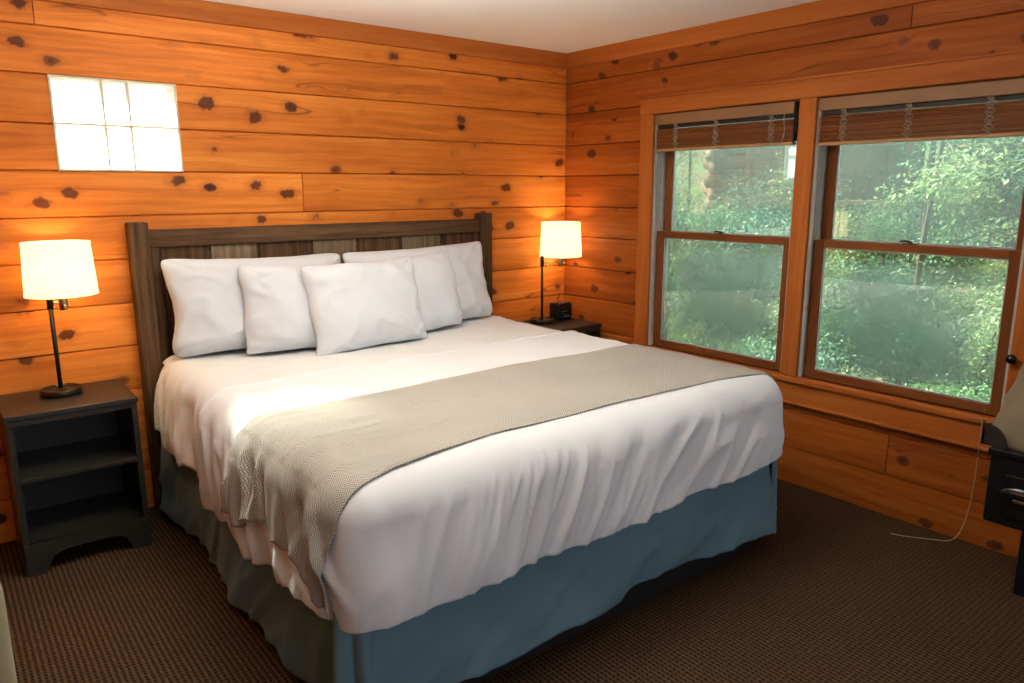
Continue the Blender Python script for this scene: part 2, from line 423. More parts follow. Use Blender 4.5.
def window(idx, o, lab):
    y0, y1, z0, z1 = o
    root = empty('window_%d' % idx, (0, 0, 0)); struct(root, lab)
    # jambs: pale vinyl tracks in a wood-lined opening
    for s, y in ((1, y1), (-1, y0)):
        bm = bmesh.new()
        a, b = (y-.010, y) if s > 0 else (y, y+.010)
        box(bm, 0, .15, a, b, z0, z1)
        for x in (.0, .062, .108):
            c, d = (y-.016, y-.009) if s > 0 else (y+.009, y+.016)
            box(bm, x+.003, x+.010, c, d, z0+.0, z1)
        obj('jamb_track', bm, VINYL, root)
    bm = bmesh.new(); box(bm, 0, .16, y0, y1, z1-.012, z1); box(bm, .03, .18, y0, y1, z0-.02, z0+.004)
    obj('window_frame', bm, SASH_Y, root)
    def sash(x, za, zb, rails, glassmat, nm):
        ya, yb = y0+.014, y1-.014
        s = obj(nm, (lambda b: (box(b, x, x+.035, ya, ya+.052, za, zb, .003), box(b, x, x+.035, yb-.052, yb, za, zb, .003), b)[-1])(bmesh.new()), SASH_Z, root)
        b2 = bmesh.new(); box(b2, x+.001, x+.034, ya+.052, yb-.052, za, za+rails[0], .003); box(b2, x+.001, x+.034, ya+.052, yb-.052, zb-rails[1], zb, .003)
        obj('sash_rail', b2, SASH_Y, s)
        bg = bmesh.new()
        for (p, q, r_, t) in ((ya+.05, ya+.058, za+rails[0], zb-rails[1]), (yb-.058, yb-.05, za+rails[0], zb-rails[1])): box(bg, x+.010, x+.022, p, q, r_, t)
        for (r_) in (za+rails[0]-.002, zb-rails[1]-.006): box(bg, x+.010, x+.022, ya+.052, yb-.052, r_, r_+.008)
        obj('glazing_bead', bg, VINYL, s)
        bp = bmesh.new(); box(bp, x+.014, x+.018, ya+.05, yb-.05, za+rails[0]-.004, zb-rails[1]+.004)
        obj('glass_pane', bp, glassmat, s)
        return s
    sash(.030, z0+.002, 1.312, (.040, .036), HAZE, 'lower_sash')
    sash(.090, 1.275, z1-.012, (.036, .05), GLASS, 'upper_sash')
    # cam lock on the meeting rail
    yc = (y0+y1)/2; bm = bmesh.new()
    box(bm, .032, .062, yc-.028, yc+.028, 1.312, 1.318, .002)
    lathe(bm, [(.011, 1.318), (.011, 1.326), (.006, 1.328)], 14, (.047, yc, 0))
    tube(bm, [(.047, yc, 1.324), (.035, yc+.022, 1.328), (.030, yc+.040, 1.325)], [.005, .005, .004], 8)
    obj('sash_lock', bm, BRONZE, root)
    return root
window(1, W1, 'left wooden double hung window, nearer the bed corner')
window(2, W2, 'right wooden double hung window with the lamp mirrored in it')

# glass block window in the back wall
root = empty('window_3', (0,0,0)); struct(root, 'small six pane glass block window high on the wall')
x0, x1, z0, z1 = GB
cols = [(x0+.008, x0+.200), (x0+.208, x0+.306), (x0+.314, x1-.008)]; rows = [(z0+.008, z0+.198), (z0+.206, z1-.008)]
for a, b in cols:
    for c, d in rows:
        bm = bmesh.new(); box(bm, a, b, -.008, .012, c, d, .006, 3); 
        obj('glass_block', bm, BLOCK, root, True)
bm = bmesh.new()
xs = [x0, x0+.008, x0+.2, x0+.208, x0+.306, x0+.314, x1-.008, x1]; zz = [z0, z0+.008, z0+.198, z0+.206, z1-.008, z1]
for i in (0, 2, 4, 6): box(bm, xs[i], xs[i+1], -.006, .05, z0, z1)
for i in (0, 2, 4):
    for a, b in cols: box(bm, a, b, -.006, .05, zz[i], zz[i+1])
obj('mortar_joint', bm, MORTAR, root)

# ------------------------------------------------------------------ blinds
def blind(o, lab, ladders, yv0, yv1, zt, zb):
    y0, y1 = yv0, yv1
    root = empty('roman_blind', (-.0, (y0+y1)/2, 0)); tag(root, lab, 'blind', 'wooden slat blinds drawn up over the two windows')
    c = (y0+y1)/2
    def part(name, bm, m, par=root, smooth=False):
        ob = obj(name, bm, m, None, smooth); ob.parent = par
        if par is root: ob.location = (0, -c, 0)
        return ob
    part('valance', bx(-.012, .006, y0, y1, 1.935, 1.992, bev=.002), VAL)
    part('headrail', bx(.008, .045, y0+.005, y1-.005, 1.915, 1.985, bev=.002), simple('rail_dark', (.03,.02,.015), .5))
    bm = bmesh.new(); k = 0; z = zb+.016
    while z < zt:
        off = .0035*sin(k*2.3)
        box(bm, -.006+off, .024+off, y0+.002, y1-.002, z, z+.0048, .0012, 1); z += .0066; k += 1
    part('slat_stack', bm, SLAT)
    part('bottom_rail', bx(-.014, .026, y0-.004, y1+.004, zb, zb+.015, bev=.003), SLATR)
    for y in ladders:
        bm = bmesh.new()
        for s in (0, 1):
            pts = [(-.012-.002*sin(t*1.7+s), y+(s-.5)*.020+.010*sin(t*2.2+s*2.1)+.0035*sin(t*5.1), 1.935-(1.935-zb-.004)*t/14.) for t in [i*.5 for i in range(29)]]
            tube(bm, pts, .0016, 5)
        for i in range(9):
            zc = 1.925-i*(1.92-zb-.01)/9
            pts = [(-.016, y+.011*cos(a)*(1+.2*sin(i*3)), zc+.007*sin(a)) for a in [j*pi/5 for j in range(11)]]
            tube(bm, pts, .0013, 4, False)
        part('ladder_cord', bm, CORD)
    return root, part
b1, part1 = blind(W1, 'shorter brown slat blind drawn up over the left window', (-.955, -1.235, -1.58), -1.700, -.797, 1.905, 1.782)
b2, part2 = blind(W2, 'longer brown slat blind drawn up over the right window', (-1.965, -2.265, -2.59), -2.775, -1.833, 1.905, 1.770)
def hang(part, y, zt, zb, pull=True, wig=0.):
    bm = bmesh.new()
    pts = [(-.018+.002*sin(t*5), y+wig*t+.004*sin(t*9), zt+(zb-zt)*t) for t in [i/16 for i in range(17)]]
    tube(bm, pts, .0022, 6)
    if pull:
        for (q, s) in ((.86, 1.), (1., .8)):
            lathe(bm, [(.003, .0), (.007*s, -.006), (.008*s, -.02), (.004, -.028)], 10, (pts[-1][0], y+wig*q, zt+(zb-zt)*q))
    part('pull_cord', bm, CORD)
hang(part1, -.818, 1.94, .72, True, -.02); hang(part1, -1.655, 1.94, 1.765, False)
hang(part2, -1.852, 1.94, .98, True, .0)
bm = bmesh.new(); tube(bm, [(-.010, -1.716, 1.99), (-.012, -1.716, 1.93), (-.016, -1.722, 1.86), (-.016, -1.722, 1.80)], [.010,.010,.011,.009], 10)
part1('tilt_wand', bm, BLKP, smooth=True)
# loose cord running from the right window down to the carpet
bm = bmesh.new()
P = [(-.05,-2.722,.64),(-.05,-2.722,.60),(-.048,-2.718,.52),(-.032,-2.714,.44),(-.028,-2.712,.30),(-.03,-2.703,.16),(-.04,-2.685,.06),(-.055,-2.655,.012),(-.09,-2.60,.006),(-.125,-2.55,.006),(-.16,-2.50,.006),(-.18,-2.45,.006)]
def smooth_path(P, n=8):
    out = []; P = [Vector(p) for p in P]
    for i in range(len(P)-1):
        p0, p1, p2, p3 = P[max(i-1,0)], P[i], P[i+1], P[min(i+2,len(P)-1)]
        for k in range(n):
            t = k/n
            out.append(.5*((2*p1)+(-p0+p2)*t+(2*p0-5*p1+4*p2-p3)*t*t+(-p0+3*p1-3*p2+p3)*t**3))
    out.append(P[-1]); return out
tube(bm, smooth_path(P), .0022, 6)
tag(obj('loose_cord', bm, CORDT, None, True), 'thin tan cord hanging from right window sill onto the carpet', 'cord')

# ------------------------------------------------------------------ bed
bed = empty('bed', (-1.735, -1.1, 0)); tag(bed, 'king size bed with a weathered brown panelled wooden headboard', 'bed')
def bp(name, bm, m, par=None, smooth=False, loc=None):
    o = obj(name, bm, m, None, smooth); o.parent = par or bed
    if par is None: o.location = (1.735, 1.1, 0)
    return o
HX0, HX1 = -2.768, -.694
hb = bp('headboard', bx(HX0+.03, HX1-.03, -.035, -.012, .25, 1.38), HB_X)
for a, b in ((HX0, HX0+.084), (HX1-.084, HX1)):
    bp('headboard_post', bx(a, b, -.088, -.008, 0, 1.420, bev=.006), HB_Z, hb)
bm = bmesh.new(); 
N = 40; xa, xb = HX0+.084, HX1-.084
vs = []
box(bm, xa, xb, -.070, -.012, 1.302, 1.384, .004)
bp('top_rail', bm, HB_X, hb)
bp('mid_rail', bx(xa, xb, -.066, -.012, .62, .72, bev=.004), HB_X, hb)
bp('side_stile', bx(xa, xa+.045, -.062, -.012, .72, 1.302, bev=.003), HB_Z, hb)
bp('side_stile', bx(xb-.028, xb, -.062, -.012, .72, 1.302, bev=.003), HB_Z, hb)
PX = [xa+.045, -2.41, -2.168, -1.878, -1.608, -1.335, -1.053, xb-.028]
for i in range(7):
    bp('headboard_panel', bx(PX[i]+.009, PX[i+1]-.009, -.048 - (.004 if i % 2 else 0), -.012, .72, 1.302, bev=.003), HB_L if i % 2 else HB_Z, hb)
bp('box_base', bx(-2.66, -.785, -2.132, -.10, 0, .30, bev=.01), BLACK)
bp('mattress', bx(-2.66, -.775, -2.09, -.095, .30, .745, bev=.05, seg=4), SHEET)

# cloth map: cloth coordinates (a across, b along) -> point on the rounded bed
ZT = .792; RR = .115; YF = -2.195
def XLft(b): return -2.715 - .045*min(1., max(0., -b/1.6))
def XRgt(b): return -.690 + .006*min(1., max(0., -b/1.6))
def prof(t, r=RR):
    q = r*pi/2
    if t < q: a = t/r; return r*sin(a), -(r-r*cos(a))
    s = t-q
    return r + .022*sin(min(s/.42, 1.)*pi) - .05*max(0, s-.24), -r-s
def wrinkle(p, t, th, amp=1.):
    """th: 0 = hangs on a side, 1 = hangs at the foot"""
    x, y, z = p; hsd = sstep(.06, .20, t); low = sstep(.16, .44, t)
    top = .008*nz(x*1.4, y*2.0, 1) + .005*nz(x*3+1, y*6, 2)
    rd = 1-abs(nz(x*2.2+y*1.2, y*7-x*1.0, 9))*2
    top += .004*max(0, rd-.55)
    if th > .5:
        fx = sstep(-2.7, -1.2, x); ca, sa = cos(1.25-.45*fx), sin(1.25-.45*fx)
        al, ac = x*ca+z*sa, -x*sa+z*ca
        w = .010*nz(x*3.2, z*2.2, 3) + .012*low*nz(x*4-2, z*1.6, 6)
        r1 = 1-2.4*abs(nz(al*2.6, ac*9., 7)); r2 = 1-2.4*abs(nz(al*3.5+5, ac*19, 11)); r3 = 1-2.4*abs(nz(al*7+5, ac*30, 13))
        m = sstep(-.25, .35, nz(x*2.1, z*2.5, 17)); ed = 1-sstep(-.95, -.80, x)
        w += (.024*max(0, r1-.35) + .016*max(0, r2-.30)*m + .005*max(0, r3-.3)*m)*hsd*(.35+.65*ed)
    else:
        w = .026*nz(y*6-z*3, z*1.5, 5) + .016*nz(y*14-z*3, z*3, 15)
        r1 = 1-2*abs(nz(y*8.5-z*3, z*2.2, 8)); w += .040*max(0, r1-.4)*hsd
    return amp*(top*(1-hsd) + w*hsd)
def S(a, b, off=0., amp=1., foot=True):
    xl, xr = XLft(b)+RR, XRgt(b)-RR
    qx = min(max(a, xl), xr); qy = max(b, YF+RR) if foot else b
    dx, dy = a-qx, b-qy; t = math.hypot(dx, dy)
    if t < 1e-6:
        P_ = Vector((a, b, ZT)); N_ = Vector((0,0,1)); th = 0
    else:
        ux, uy = dx/t, dy/t; h, v = prof(t)
        h2, v2 = prof(t+.002); n2 = Vector((ux*-(v2-v), uy*-(v2-v), h2-h)).normalized()
        P_ = Vector((qx+ux*h, qy+uy*h, ZT+v)); N_ = n2; th = 1 if abs(uy) > abs(ux)*.9 else 0
        if th or abs(uy) > .15:
            k = sstep(.15, .9, abs(uy)); w0 = wrinkle(P_, t, 0, amp); w1 = wrinkle(P_, t, 1, amp)
            return P_ + N_*(off + w0*(1-k)+w1*k), t
    # sag of the middle towards the edges for a soft top
    return P_ + N_*(off + wrinkle(P_, t, 0, amp)), t
def lerp(pts, x):
    if x <= pts[0][0]: return pts[0][1]
    for (a, b), (c, d) in zip(pts, pts[1:]):
        if x <= c: return b+(d-b)*(x-a)/(c-a)
    return pts[-1][1]
def tlen(zh): return RR*pi/2 + (ZT-RR-zh)
def hemz(side, s):
    if side == 'L': return lerp([(.3,.50),(.5,.385),(.8,.400),(1.2,.350),(1.5,.365),(1.9,.42),(2.1,.415)], s) + .010*sin(s*17)+.006*sin(s*31+1)
    if side == 'F': return lerp([(-2.7,.415),(-1.6,.425),(-.75,.452)], s) + .012*nz(s*4, 0, 1)
    return .44 + .01*sin(s*9)
def thicken(o, th, off=-1.):
    m = o.modifiers.new('solid', 'SOLIDIFY'); m.thickness = th; m.offset = off; return m

def duvet():
    bm = bmesh.new(); uvl = None
    YH = -.93
    # perimeter samples: (qx,qy,ux,uy,side,s)
    per = []
    st = .0095
    n = int((YF+RR-YH)/-st)
    for i in range(n):
        b = YH+(YF+RR-YH)*i/n; per.append(('L', b, -1, 0))
    for i in range(22):
        th = pi/2*i/22; per.append(('CL', 0, -cos(th), -sin(th)))
    xa_, xb_ = XLft(YF)+RR, XRgt(YF)-RR; n2 = int((xb_-xa_)/st)
    for i in range(n2): per.append(('F', xa_+(xb_-xa_)*i/n2, 0, -1))
    for i in range(22):
        th = pi/2*i/22; per.append(('CR', 0, sin(th), -cos(th)))
    for i in range(n+1):
        b = (YF+RR)+(YH-YF-RR)*i/n; per.append(('R', b, 1, 0))
    NT = 56; NI = 70
    rows = []
    for k, (side, s, ux, uy) in enumerate(per):
        if side in 'LR': q = ((XLft(s)+RR) if side == 'L' else (XRgt(s)-RR), s); hz = hemz(side, -s)
        elif side == 'F': q = (s, YF+RR); hz = hemz('F', s)
        elif side == 'CL': q = (xa_, YF+RR); w = abs(uy); hz = (1-w)*hemz('L', 2.08)+w*hemz('F', xa_) - .015*sin(w*pi)
        else: q = (xb_, YF+RR); w = abs(uy); hz = (1-w)*hemz('R', 2.08)+w*hemz('F', xb_) - .0*sin(w*pi)
        T = tlen(hz); row = []
        # fold at the very head edge sweeps forward on the left: pull the first column
        for j in range(NT+1):
            t = T*(1-j/NT)
            a, b = q[0]+ux*t, q[1]+uy*t
            p, tt = S(a, b, .008)
            if side in ('CL', 'CR'):       # gathered corner, pinched slightly inward
                p += Vector((ux, uy, 0))*(-.014*sstep(.2, .45, t)*sin(abs(uy)*pi))
            if j == 0: row.append(bm.verts.new(p + Vector((-ux*.030, -uy*.030, .012))))
            if j == 0: p2 = p + Vector((-ux*.010, -uy*.010, -.006)); row.append(bm.verts.new(p2))
            row.append(bm.verts.new(p))
        tgt = (-1.735, q[1]) if side in 'LR' and q[1] > -1.25 else (-1.735, -1.25)
        for j in range(1, NI+1):
            f = j/NI; x = q[0]+(tgt[0]-q[0])*f; y = q[1]+(tgt[1]-q[1])*f
            p, _ = S(x, y, .008); row.append(bm.verts.new(p))
        rows.append(row)
    for A, B in zip(rows, rows[1:]):
        for i in range(len(A)-1):
            bm.faces.new((A[i], B[i], B[i+1], A[i+1]))
    bmesh.ops.remove_doubles(bm, verts=bm.verts, dist=.0006)
    bmesh.ops.recalc_face_normals(bm, faces=bm.faces)
    # folded head hem: a soft roll along y = YH
    def fn(u, v):
        a = lerp([(0, XLft(YH)-.27), (1, XRgt(YH)+.27)], u); an = v*2*pi
        yy = YH + .10*(-sstep(.10, 0, u))
        p, t = S(a, yy+.012*cos(an), .006, foot=False)
        return p + Vector((0, 0, .008*sin(an)))
    grid(bm, 220, 9, fn)
    o = obj('duvet', bm, WHITE, None, True)
    return o
tag(duvet(), 'white duvet spread over the bed, bulging at its foot and sides', 'duvet')

def top_sheet():
    bm = bmesh.new(); ya, yb = -.10, -1.08; 
    def fn(u, v):
        b = ya+(yb-ya)*v
        hl = lerp([(.1,.47),(.25,.44),(.45,.40),(.8,.45),(1.1,.46)], -b)+.012*sin(b*23); TL = tlen(hl); TR = tlen(.45)
        a0, a1 = XLft(b)+RR-TL, XRgt(b)-RR+TR
        a = a0+(a1-a0)*u
        p, t = S(a, b, -.004, foot=False)
        hd = sstep(-.22, -.10, b); p.z -= .012*hd*(1 if t == 0 else .3)
        if t > .1: p.x += (.018*hd)*(1 if u < .5 else -1)
        return p
    grid(bm, 240, 84, fn)
    o = obj('flat_sheet', bm, SHEET, None, True); thicken(o, .004); return o
tag(top_sheet(), 'white flat sheet beneath the pillows at the head of the bed', 'sheet')

def runner():
    bm = bmesh.new()
    xl, xr = XLft(-1.8)+RR, XRgt(-1.8)-RR
    TL0 = 0
    def ab(u, v):
        # u from left hem to right hem; v from far edge (0) to near edge (1)
        far = lerp([(0,-1.30),(.14,-1.38),(.3,-1.40),(.6,-1.36),(1,-1.40)], u)
        near = lerp([(0,-2.20),(.10,-2.17),(.2,-2.11),(.35,-2.06),(.6,-2.05),(.8,-2.09),(.9,-2.12),(1,-2.15)], u)
        b = far+(near-far)*v
        hl = lerp([(0,.455),(.25,.50),(.45,.545),(.62,.53),(.8,.50),(1,.42)], v) + .016*sin(v*21)+.008*sin(v*47)
        TL = tlen(hl); TR = tlen(.60)
        a0, a1 = xl-TL, xr+TR
        return a0+(a1-a0)*u, b
    def fn(u, v):
        a, b = ab(u, v)
        # the near edge runs on over the corner but stays just on the side face
        p, t = S(a, max(b, YF-.03), .0135, amp=1.0)
        ex = sstep(.12, .3, t)*(1 if u < .5 else 0)
        w = .016*nz(b*9, t*2.5, 21)+.02*max(0, (1-2*abs(nz(b*7.5-t*2, t*1.5, 31)))-.4)
        p.x -= ex*(abs(w)*1.0+.004)
        # loose ripples on top, left third
        if t < .1:
            rp = (1-2*abs(nz(a*2.0, b*9-a*1.5, 41))); p.z += .010*max(0, rp-.45)*sstep(-1.3, -2.3, a)
            rp = (1-2*abs(nz(a*1.3+4, b*6, 43))); p.z += .006*max(0, rp-.5)
        return p
    grid(bm, 300, 110, fn, lambda u, v: ab(u, v))
    o = obj('bed_runner', bm, RUNNER, None, True); thicken(o, .005, 1.); return o
tag(runner(), 'beige herringbone blanket laid as a band across the foot of the bed', 'blanket')

def bed_skirt():
    root = empty('bed_skirt', (-1.735, -1.1, 0)); tag(root, 'dusty blue pleated cotton skirt hanging round the bed base', 'bed skirt')
    def panel(P0, P1, nrm, seed, hem, flare, left=False):
        bm = bmesh.new(); P0, P1, nrm = Vector(P0), Vector(P1), Vector(nrm); L = (P1-P0).length
        def fn(u, v):
            s = u*L; z1 = .47; z0 = hem(s, L); z = z1+(z0-z1)*v
            w = .022*nz(s*2.8+v*.8, v*.9, seed)+.030*v*nz(s*4.5+v*1.6, v*1.2, seed+3)
            rd = 1-2*abs(nz(s*5+v*1.6, v*1.5, seed+9)); w += .030*max(0, rd-.40)*sstep(.05, .6, v)
            return P0+(P1-P0)*u+nrm*(w+flare(s, L)*v)+Vector((0, 0, z))
        grid(bm, int(L/.014), 36, fn)
        o = obj('skirt_panel', bm, SKIRT, None, True); thicken(o, .003)
        o.parent = root; o.location = (1.735, 1.1, 0); return o
    hf = lambda s, L: .112 + .014*sin(s*5.3+1)+.010*sin(s*11) - .02*sstep(L-.3, L, s) - .045*sstep(.45, 0, s)
    hl = lambda s, L: .035 + .012*sin(s*6)+.008*sin(s*15) 
    panel((-2.715, -2.150, 0), (-.735, -2.150, 0), (0,-1,0), 51, hf, lambda s, L: .030+.012*sin(s*4))
    panel((-2.725, -.12, 0), (-2.725, -2.140, 0), (-1,0,0), 61, hl, lambda s, L: .012+.016*sin(s*5+2))
    panel((-.735, -2.150, 0), (-.735, -.12, 0), (1,0,0), 71, lambda s, L: .09+.01*sin(s*7), lambda s, L: .03-.02*sstep(0, .5, s))
    # split corner: an inner pleat flap behind the gap
    def corner(cx, sx, nm):
        bm = bmesh.new()
        def fn(u, v):
            an = -.15+u*(pi/2+.3); r = .062+.022*sin(u*pi*3)*(.3+v)
            x = cx+sx*(-r*cos(an)); y = -2.120 - r*sin(an)
            return Vector((x, y, .47+((.055 if sx > 0 else .085)-.47)*v))
        grid(bm, 30, 24, fn)
        o = obj('corner_pleat', bm, SKIRT, None, True); thicken(o, .003); o.parent = root; o.location = (1.735, 1.1, 0)
    corner(-2.695, 1, 0); corner(-.755, -1, 0)
bed_skirt()

def pillow(name, lab, base, w, h, th, lean, rz, roll=0, seed=0, puff=1.):
    """stands on its long edge at 'base' (bottom centre), leaning back by 'lean' radians"""
    bm = bmesh.new(); nu, nv = 64, 46
    def pt(u, v, s):
        U, V_ = 2*u-1, 2*v-1
        e = max(0., (1-abs(U)**2.6))**.55*max(0., (1-abs(V_)**2.6))**.55
        pw = max(abs(U), abs(V_))/max(1e-6, (abs(U)**15+abs(V_)**15)**(1/15)); gx, gy = U*pw, V_*pw
        x = gx*w/2*(1-.065*(1-V_*V_)**1.0*abs(U)**4+.045*nz(V_*1.9,seed*1.7,1))
        y = gy*h/2*(1-.075*(1-U*U)*abs(V_)**4+.03*nz(U*2.1,seed,5)*abs(V_)**3)
        z = s*th/2*e
        q = Vector((x*4+seed, y*4, s*2.))
        wr = noise.noise(q*1.0)*.022*e
        edge = (1-e)*e*4
        ru = 1-2*abs(nz(x*7+seed*2.1+y*2, y*9-x*2, s+seed)); wr += .020*max(0, ru-.30)*edge
        rr = 1-2*abs(nz(x*2.6+y*4+seed, y*3-x*2.5, s*3+seed)); wr += .022*max(0, rr-.35)*e
        z += s*wr
        # slump: bottom thicker, centre sags
        z += s*.012*e*(-V_)
        y += -.018*e*abs(U)
        return Vector((x, z, y+h/2))
    F = [[None]*nv for _ in range(nu)]; B = [[None]*nv for _ in range(nu)]
    for i in range(nu):
        for j in range(nv):
            # cosine spacing packs vertices near the seam
            u = .5-.5*cos(pi*i/(nu-1)); v = .5-.5*cos(pi*j/(nv-1))
            u = .6*u+.4*i/(nu-1); v = .6*v+.4*j/(nv-1)
            F[i][j] = bm.verts.new(pt(u, v, -1))
            B[i][j] = F[i][j] if i in (0, nu-1) or j in (0, nv-1) else bm.verts.new(pt(u, v, 1))
    for i in range(nu-1):
        for j in range(nv-1):
            bm.faces.new((F[i][j], F[i+1][j], F[i+1][j+1], F[i][j+1]))
            bm.faces.new((B[i][j], B[i][j+1], B[i+1][j+1], B[i+1][j]))
    o = obj(name, bm, PILLOW, None, True)
    o.matrix_world = Matrix.Translation(base) @ Matrix.Rotation(rz, 4, 'Z') @ Matrix.Rotation(-lean, 4, 'X') @ Matrix.Rotation(roll, 4, 'Y')
    tag(o, lab, 'pillow', 'white pillows propped against the headboard'); return o
pillow('pillow', 'large white pillow at back left, leaning on the headboard beside the lit lamp', (-2.225,-.27,.790), .90, .475, .23, .26, 0, radians(1.2), 1)
pillow('pillow', 'large white pillow at back right, its outer corner highest against the headboard', (-1.285,-.27,.790), .93, .475, .23, .24, 0, radians(-1.5), 2)
pillow('pillow', 'smaller white pillow at front left, half covered by the centre pillow', (-2.08,-.44,.785), .64, .44, .19, .22, radians(-4), radians(3), 3)
pillow('pillow', 'smaller white pillow showing its right edge from behind the centre pillow', (-1.44,-.42,.785), .64, .44, .19, .22, radians(5), radians(-4), 4)
pillow('pillow', 'front centre white pillow, foremost of the five on the bed', (-1.80,-.585,.785), .64, .455, .20, .28, radians(3), radians(-1), 5)

# ------------------------------------------------------------------ nightstands
def nightstand(loc, lab):
    W, D, Z = .474, .41, .69; root = empty('nightstand', loc); tag(root, lab, 'nightstand', 'charcoal open nightstands either side of the bed')
    w = W/2
    obj('top', bx(-w-.006, w+.006, -D-.006, 0, Z-.022, Z, bev=.003), CHAR, root)
    for s in (-1, 1):
        a, b = (-w, -w+.022) if s < 0 else (w-.022, w)
        # side board with an arched foot cut-out
        bm = bmesh.new(); pts = [(-D, 0), (-D, Z-.022), (-.002, Z-.022), (-.002, 0), (-.07, 0)] + [(-.07-(D-.14)*t, .055*math.sqrt(max(0, 1-(2*t-1)**4))) for t in [i/12 for i in range(1, 12)]] + [(-D+.07, 0)]
        prism(bm, pts, lambda p: (a, p[0], p[1]), lambda p: (b, p[0], p[1])); obj('side_panel', bm, CHAR, root)
    obj('back_panel', bx(-w+.022, w-.022, -.014, -.002, .10, Z-.022), CHAR, root)
    obj('shelf', bx(-w+.022, w-.022, -D+.004, -.014, .400, .420, bev=.002), CHAR, root)
    obj('shelf', bx(-w+.022, w-.022, -D+.004, -.014, .118, .138, bev=.002), CHAR, root)
    obj('face_rail', bx(-w+.022, w-.022, -D, -D+.02, Z-.045, Z-.022), CHAR, root)
    bm = bmesh.new(); ww = w-.0005
    pts = [(-ww, .138), (-ww, 0), (-ww+.070, 0), (-ww+.080, .03)] + [(-ww+.080+(2*ww-.16)*t, .03+.058*math.sqrt(max(0, 1-(2*t-1)**4))) for t in [i/16 for i in range(1, 16)]] + [(ww-.080, .03), (ww-.070, 0), (ww, 0), (ww, .138)]
    prism(bm, pts, lambda p: (p[0], -D-.003, p[1]), lambda p: (p[0], -D+.018, p[1])); obj('base_apron', bm, CHAR, root)
    return root
nightstand((-3.112, -.012, 0), 'charcoal open nightstand with two empty shelves, left of the bed')
nightstand((-.292, -.012, 0), 'charcoal nightstand in the room corner, mostly hidden behind the bed')

# ------------------------------------------------------------------ lamps
def lamp(loc, ang, reach, lab, power):
    root = empty('table_lamp', loc, 0); tag(root, lab, 'lamp', 'table lamps on the two nightstands')
    bm = bmesh.new(); lathe(bm, [(.0005,0),(.080,0),(.082,.003),(.082,.022),(.079,.026),(.074,.026),(.072,.020),(.020,.019),(.014,.026),(.0005,.026)], 40)
    obj('lamp_base', bm, BRONZE, root, True)
    bm = bmesh.new(); lathe(bm, [(.0092,.022),(.0092,.417)], 18); lathe(bm, [(.013,.375),(.013,.435),(.006,.443)], 18)
    obj('pole', bm, BRONZE, root, True)
    ex, ey = reach*cos(ang), reach*sin(ang); z0 = .400
    bm = bmesh.new(); tube(bm, [(0,0,z0), (ex*.5,ey*.5,z0), (ex*.98,ey*.98,z0)], .0055, 10)
    lathe(bm, [(.010, z0-.016), (.012, z0-.008), (.012, z0+.008), (.010, z0+.016)], 16, (0,0,0)); lathe(bm, [(.007, z0-.03),(.010, z0-.028),(.010,z0-.016)], 12, (ex*.25, ey*.25, 0))
    obj('swing_arm', bm, BRASS, root, True)
    bm = bmesh.new(); lathe(bm, [(.016, z0-.034), (.018, z0-.028), (.018, z0+.03), (.014, z0+.075)], 20, (ex, ey, 0))
    so = obj('lamp_socket', bm, BRASS, root, True)
    bm = bmesh.new(); tube(bm, [(ex, ey-.016, z0-.012), (ex, ey-.034, z0-.012)], .0035, 8); lathe(bm, [(.005, ey-.044),(.006,ey-.042),(.006,ey-.034),(.004,ey-.033)], 10, (ex, 0, z0-.012), 'y')
    obj('switch_knob', bm, BRASS, root, True)
    # drum shade with thickness and rolled rims
    zb, zt, rb, rt = .432, .660, .139, .128; n = 64
    bm = bmesh.new()
    lathe(bm, [(rb, zb), (rb+.001, zb+.006), (rt+.001, zt-.006), (rt, zt), (rt-.002, zt), (rt-.001, zt-.006), (rb-.001, zb+.006), (rb-.002, zb), (rb, zb)], n, (ex, ey, 0), cap=False)
    sh = obj('lamp_shade', bm, SHADE, root, True)
    for (r, z) in ((rb, zb+.004), (rt, zt-.004)):
        bm = bmesh.new(); lathe(bm, [(r+.0018, z-.004), (r+.0018, z+.004)], n, (ex, ey, 0), cap=False)
        obj('shade_trim', bm, SHADE, sh)
    bm = bmesh.new()
    for k in range(3):
        a = 2*pi*k/3+.4; tube(bm, [(ex, ey, zt-.03), (ex+(rt-.003)*cos(a), ey+(rt-.003)*sin(a), zt-.012)], .0016, 6)
    tube(bm, [(ex+.0, ey, z0+.07), (ex+.034, ey, .50), (ex+.034, ey, .56), (ex, ey, zt-.03)], .0015, 6)
    obj('shade_spider', bm, BRASS, root)
    bm = bmesh.new(); lathe(bm, [(.008, z0+.076), (.014, z0+.085), (.028, z0+.125), (.030, z0+.145), (.022, z0+.165), (.001, z0+.172)], 20, (ex, ey, 0))
    obj('light_bulb', bm, BULB, root, True)
    ld = bpy.data.lights.new('bulb_light', 'POINT'); ld.energy = power; ld.color = (1., .66, .33); ld.shadow_soft_size = .034
    lo = bpy.data.objects.new('bulb_light', ld); COL.objects.link(lo); lo.location = (loc[0]+ex, loc[1]+ey, loc[2]+z0+.145)
lamp((-3.120, -.158, .692), radians(5), .050, 'lit table lamp with a cream drum shade on the left nightstand', 23)
lamp((-.325, -.140, .692), radians(-6), .150, 'lit table lamp with a cream drum shade in the room corner', 32)

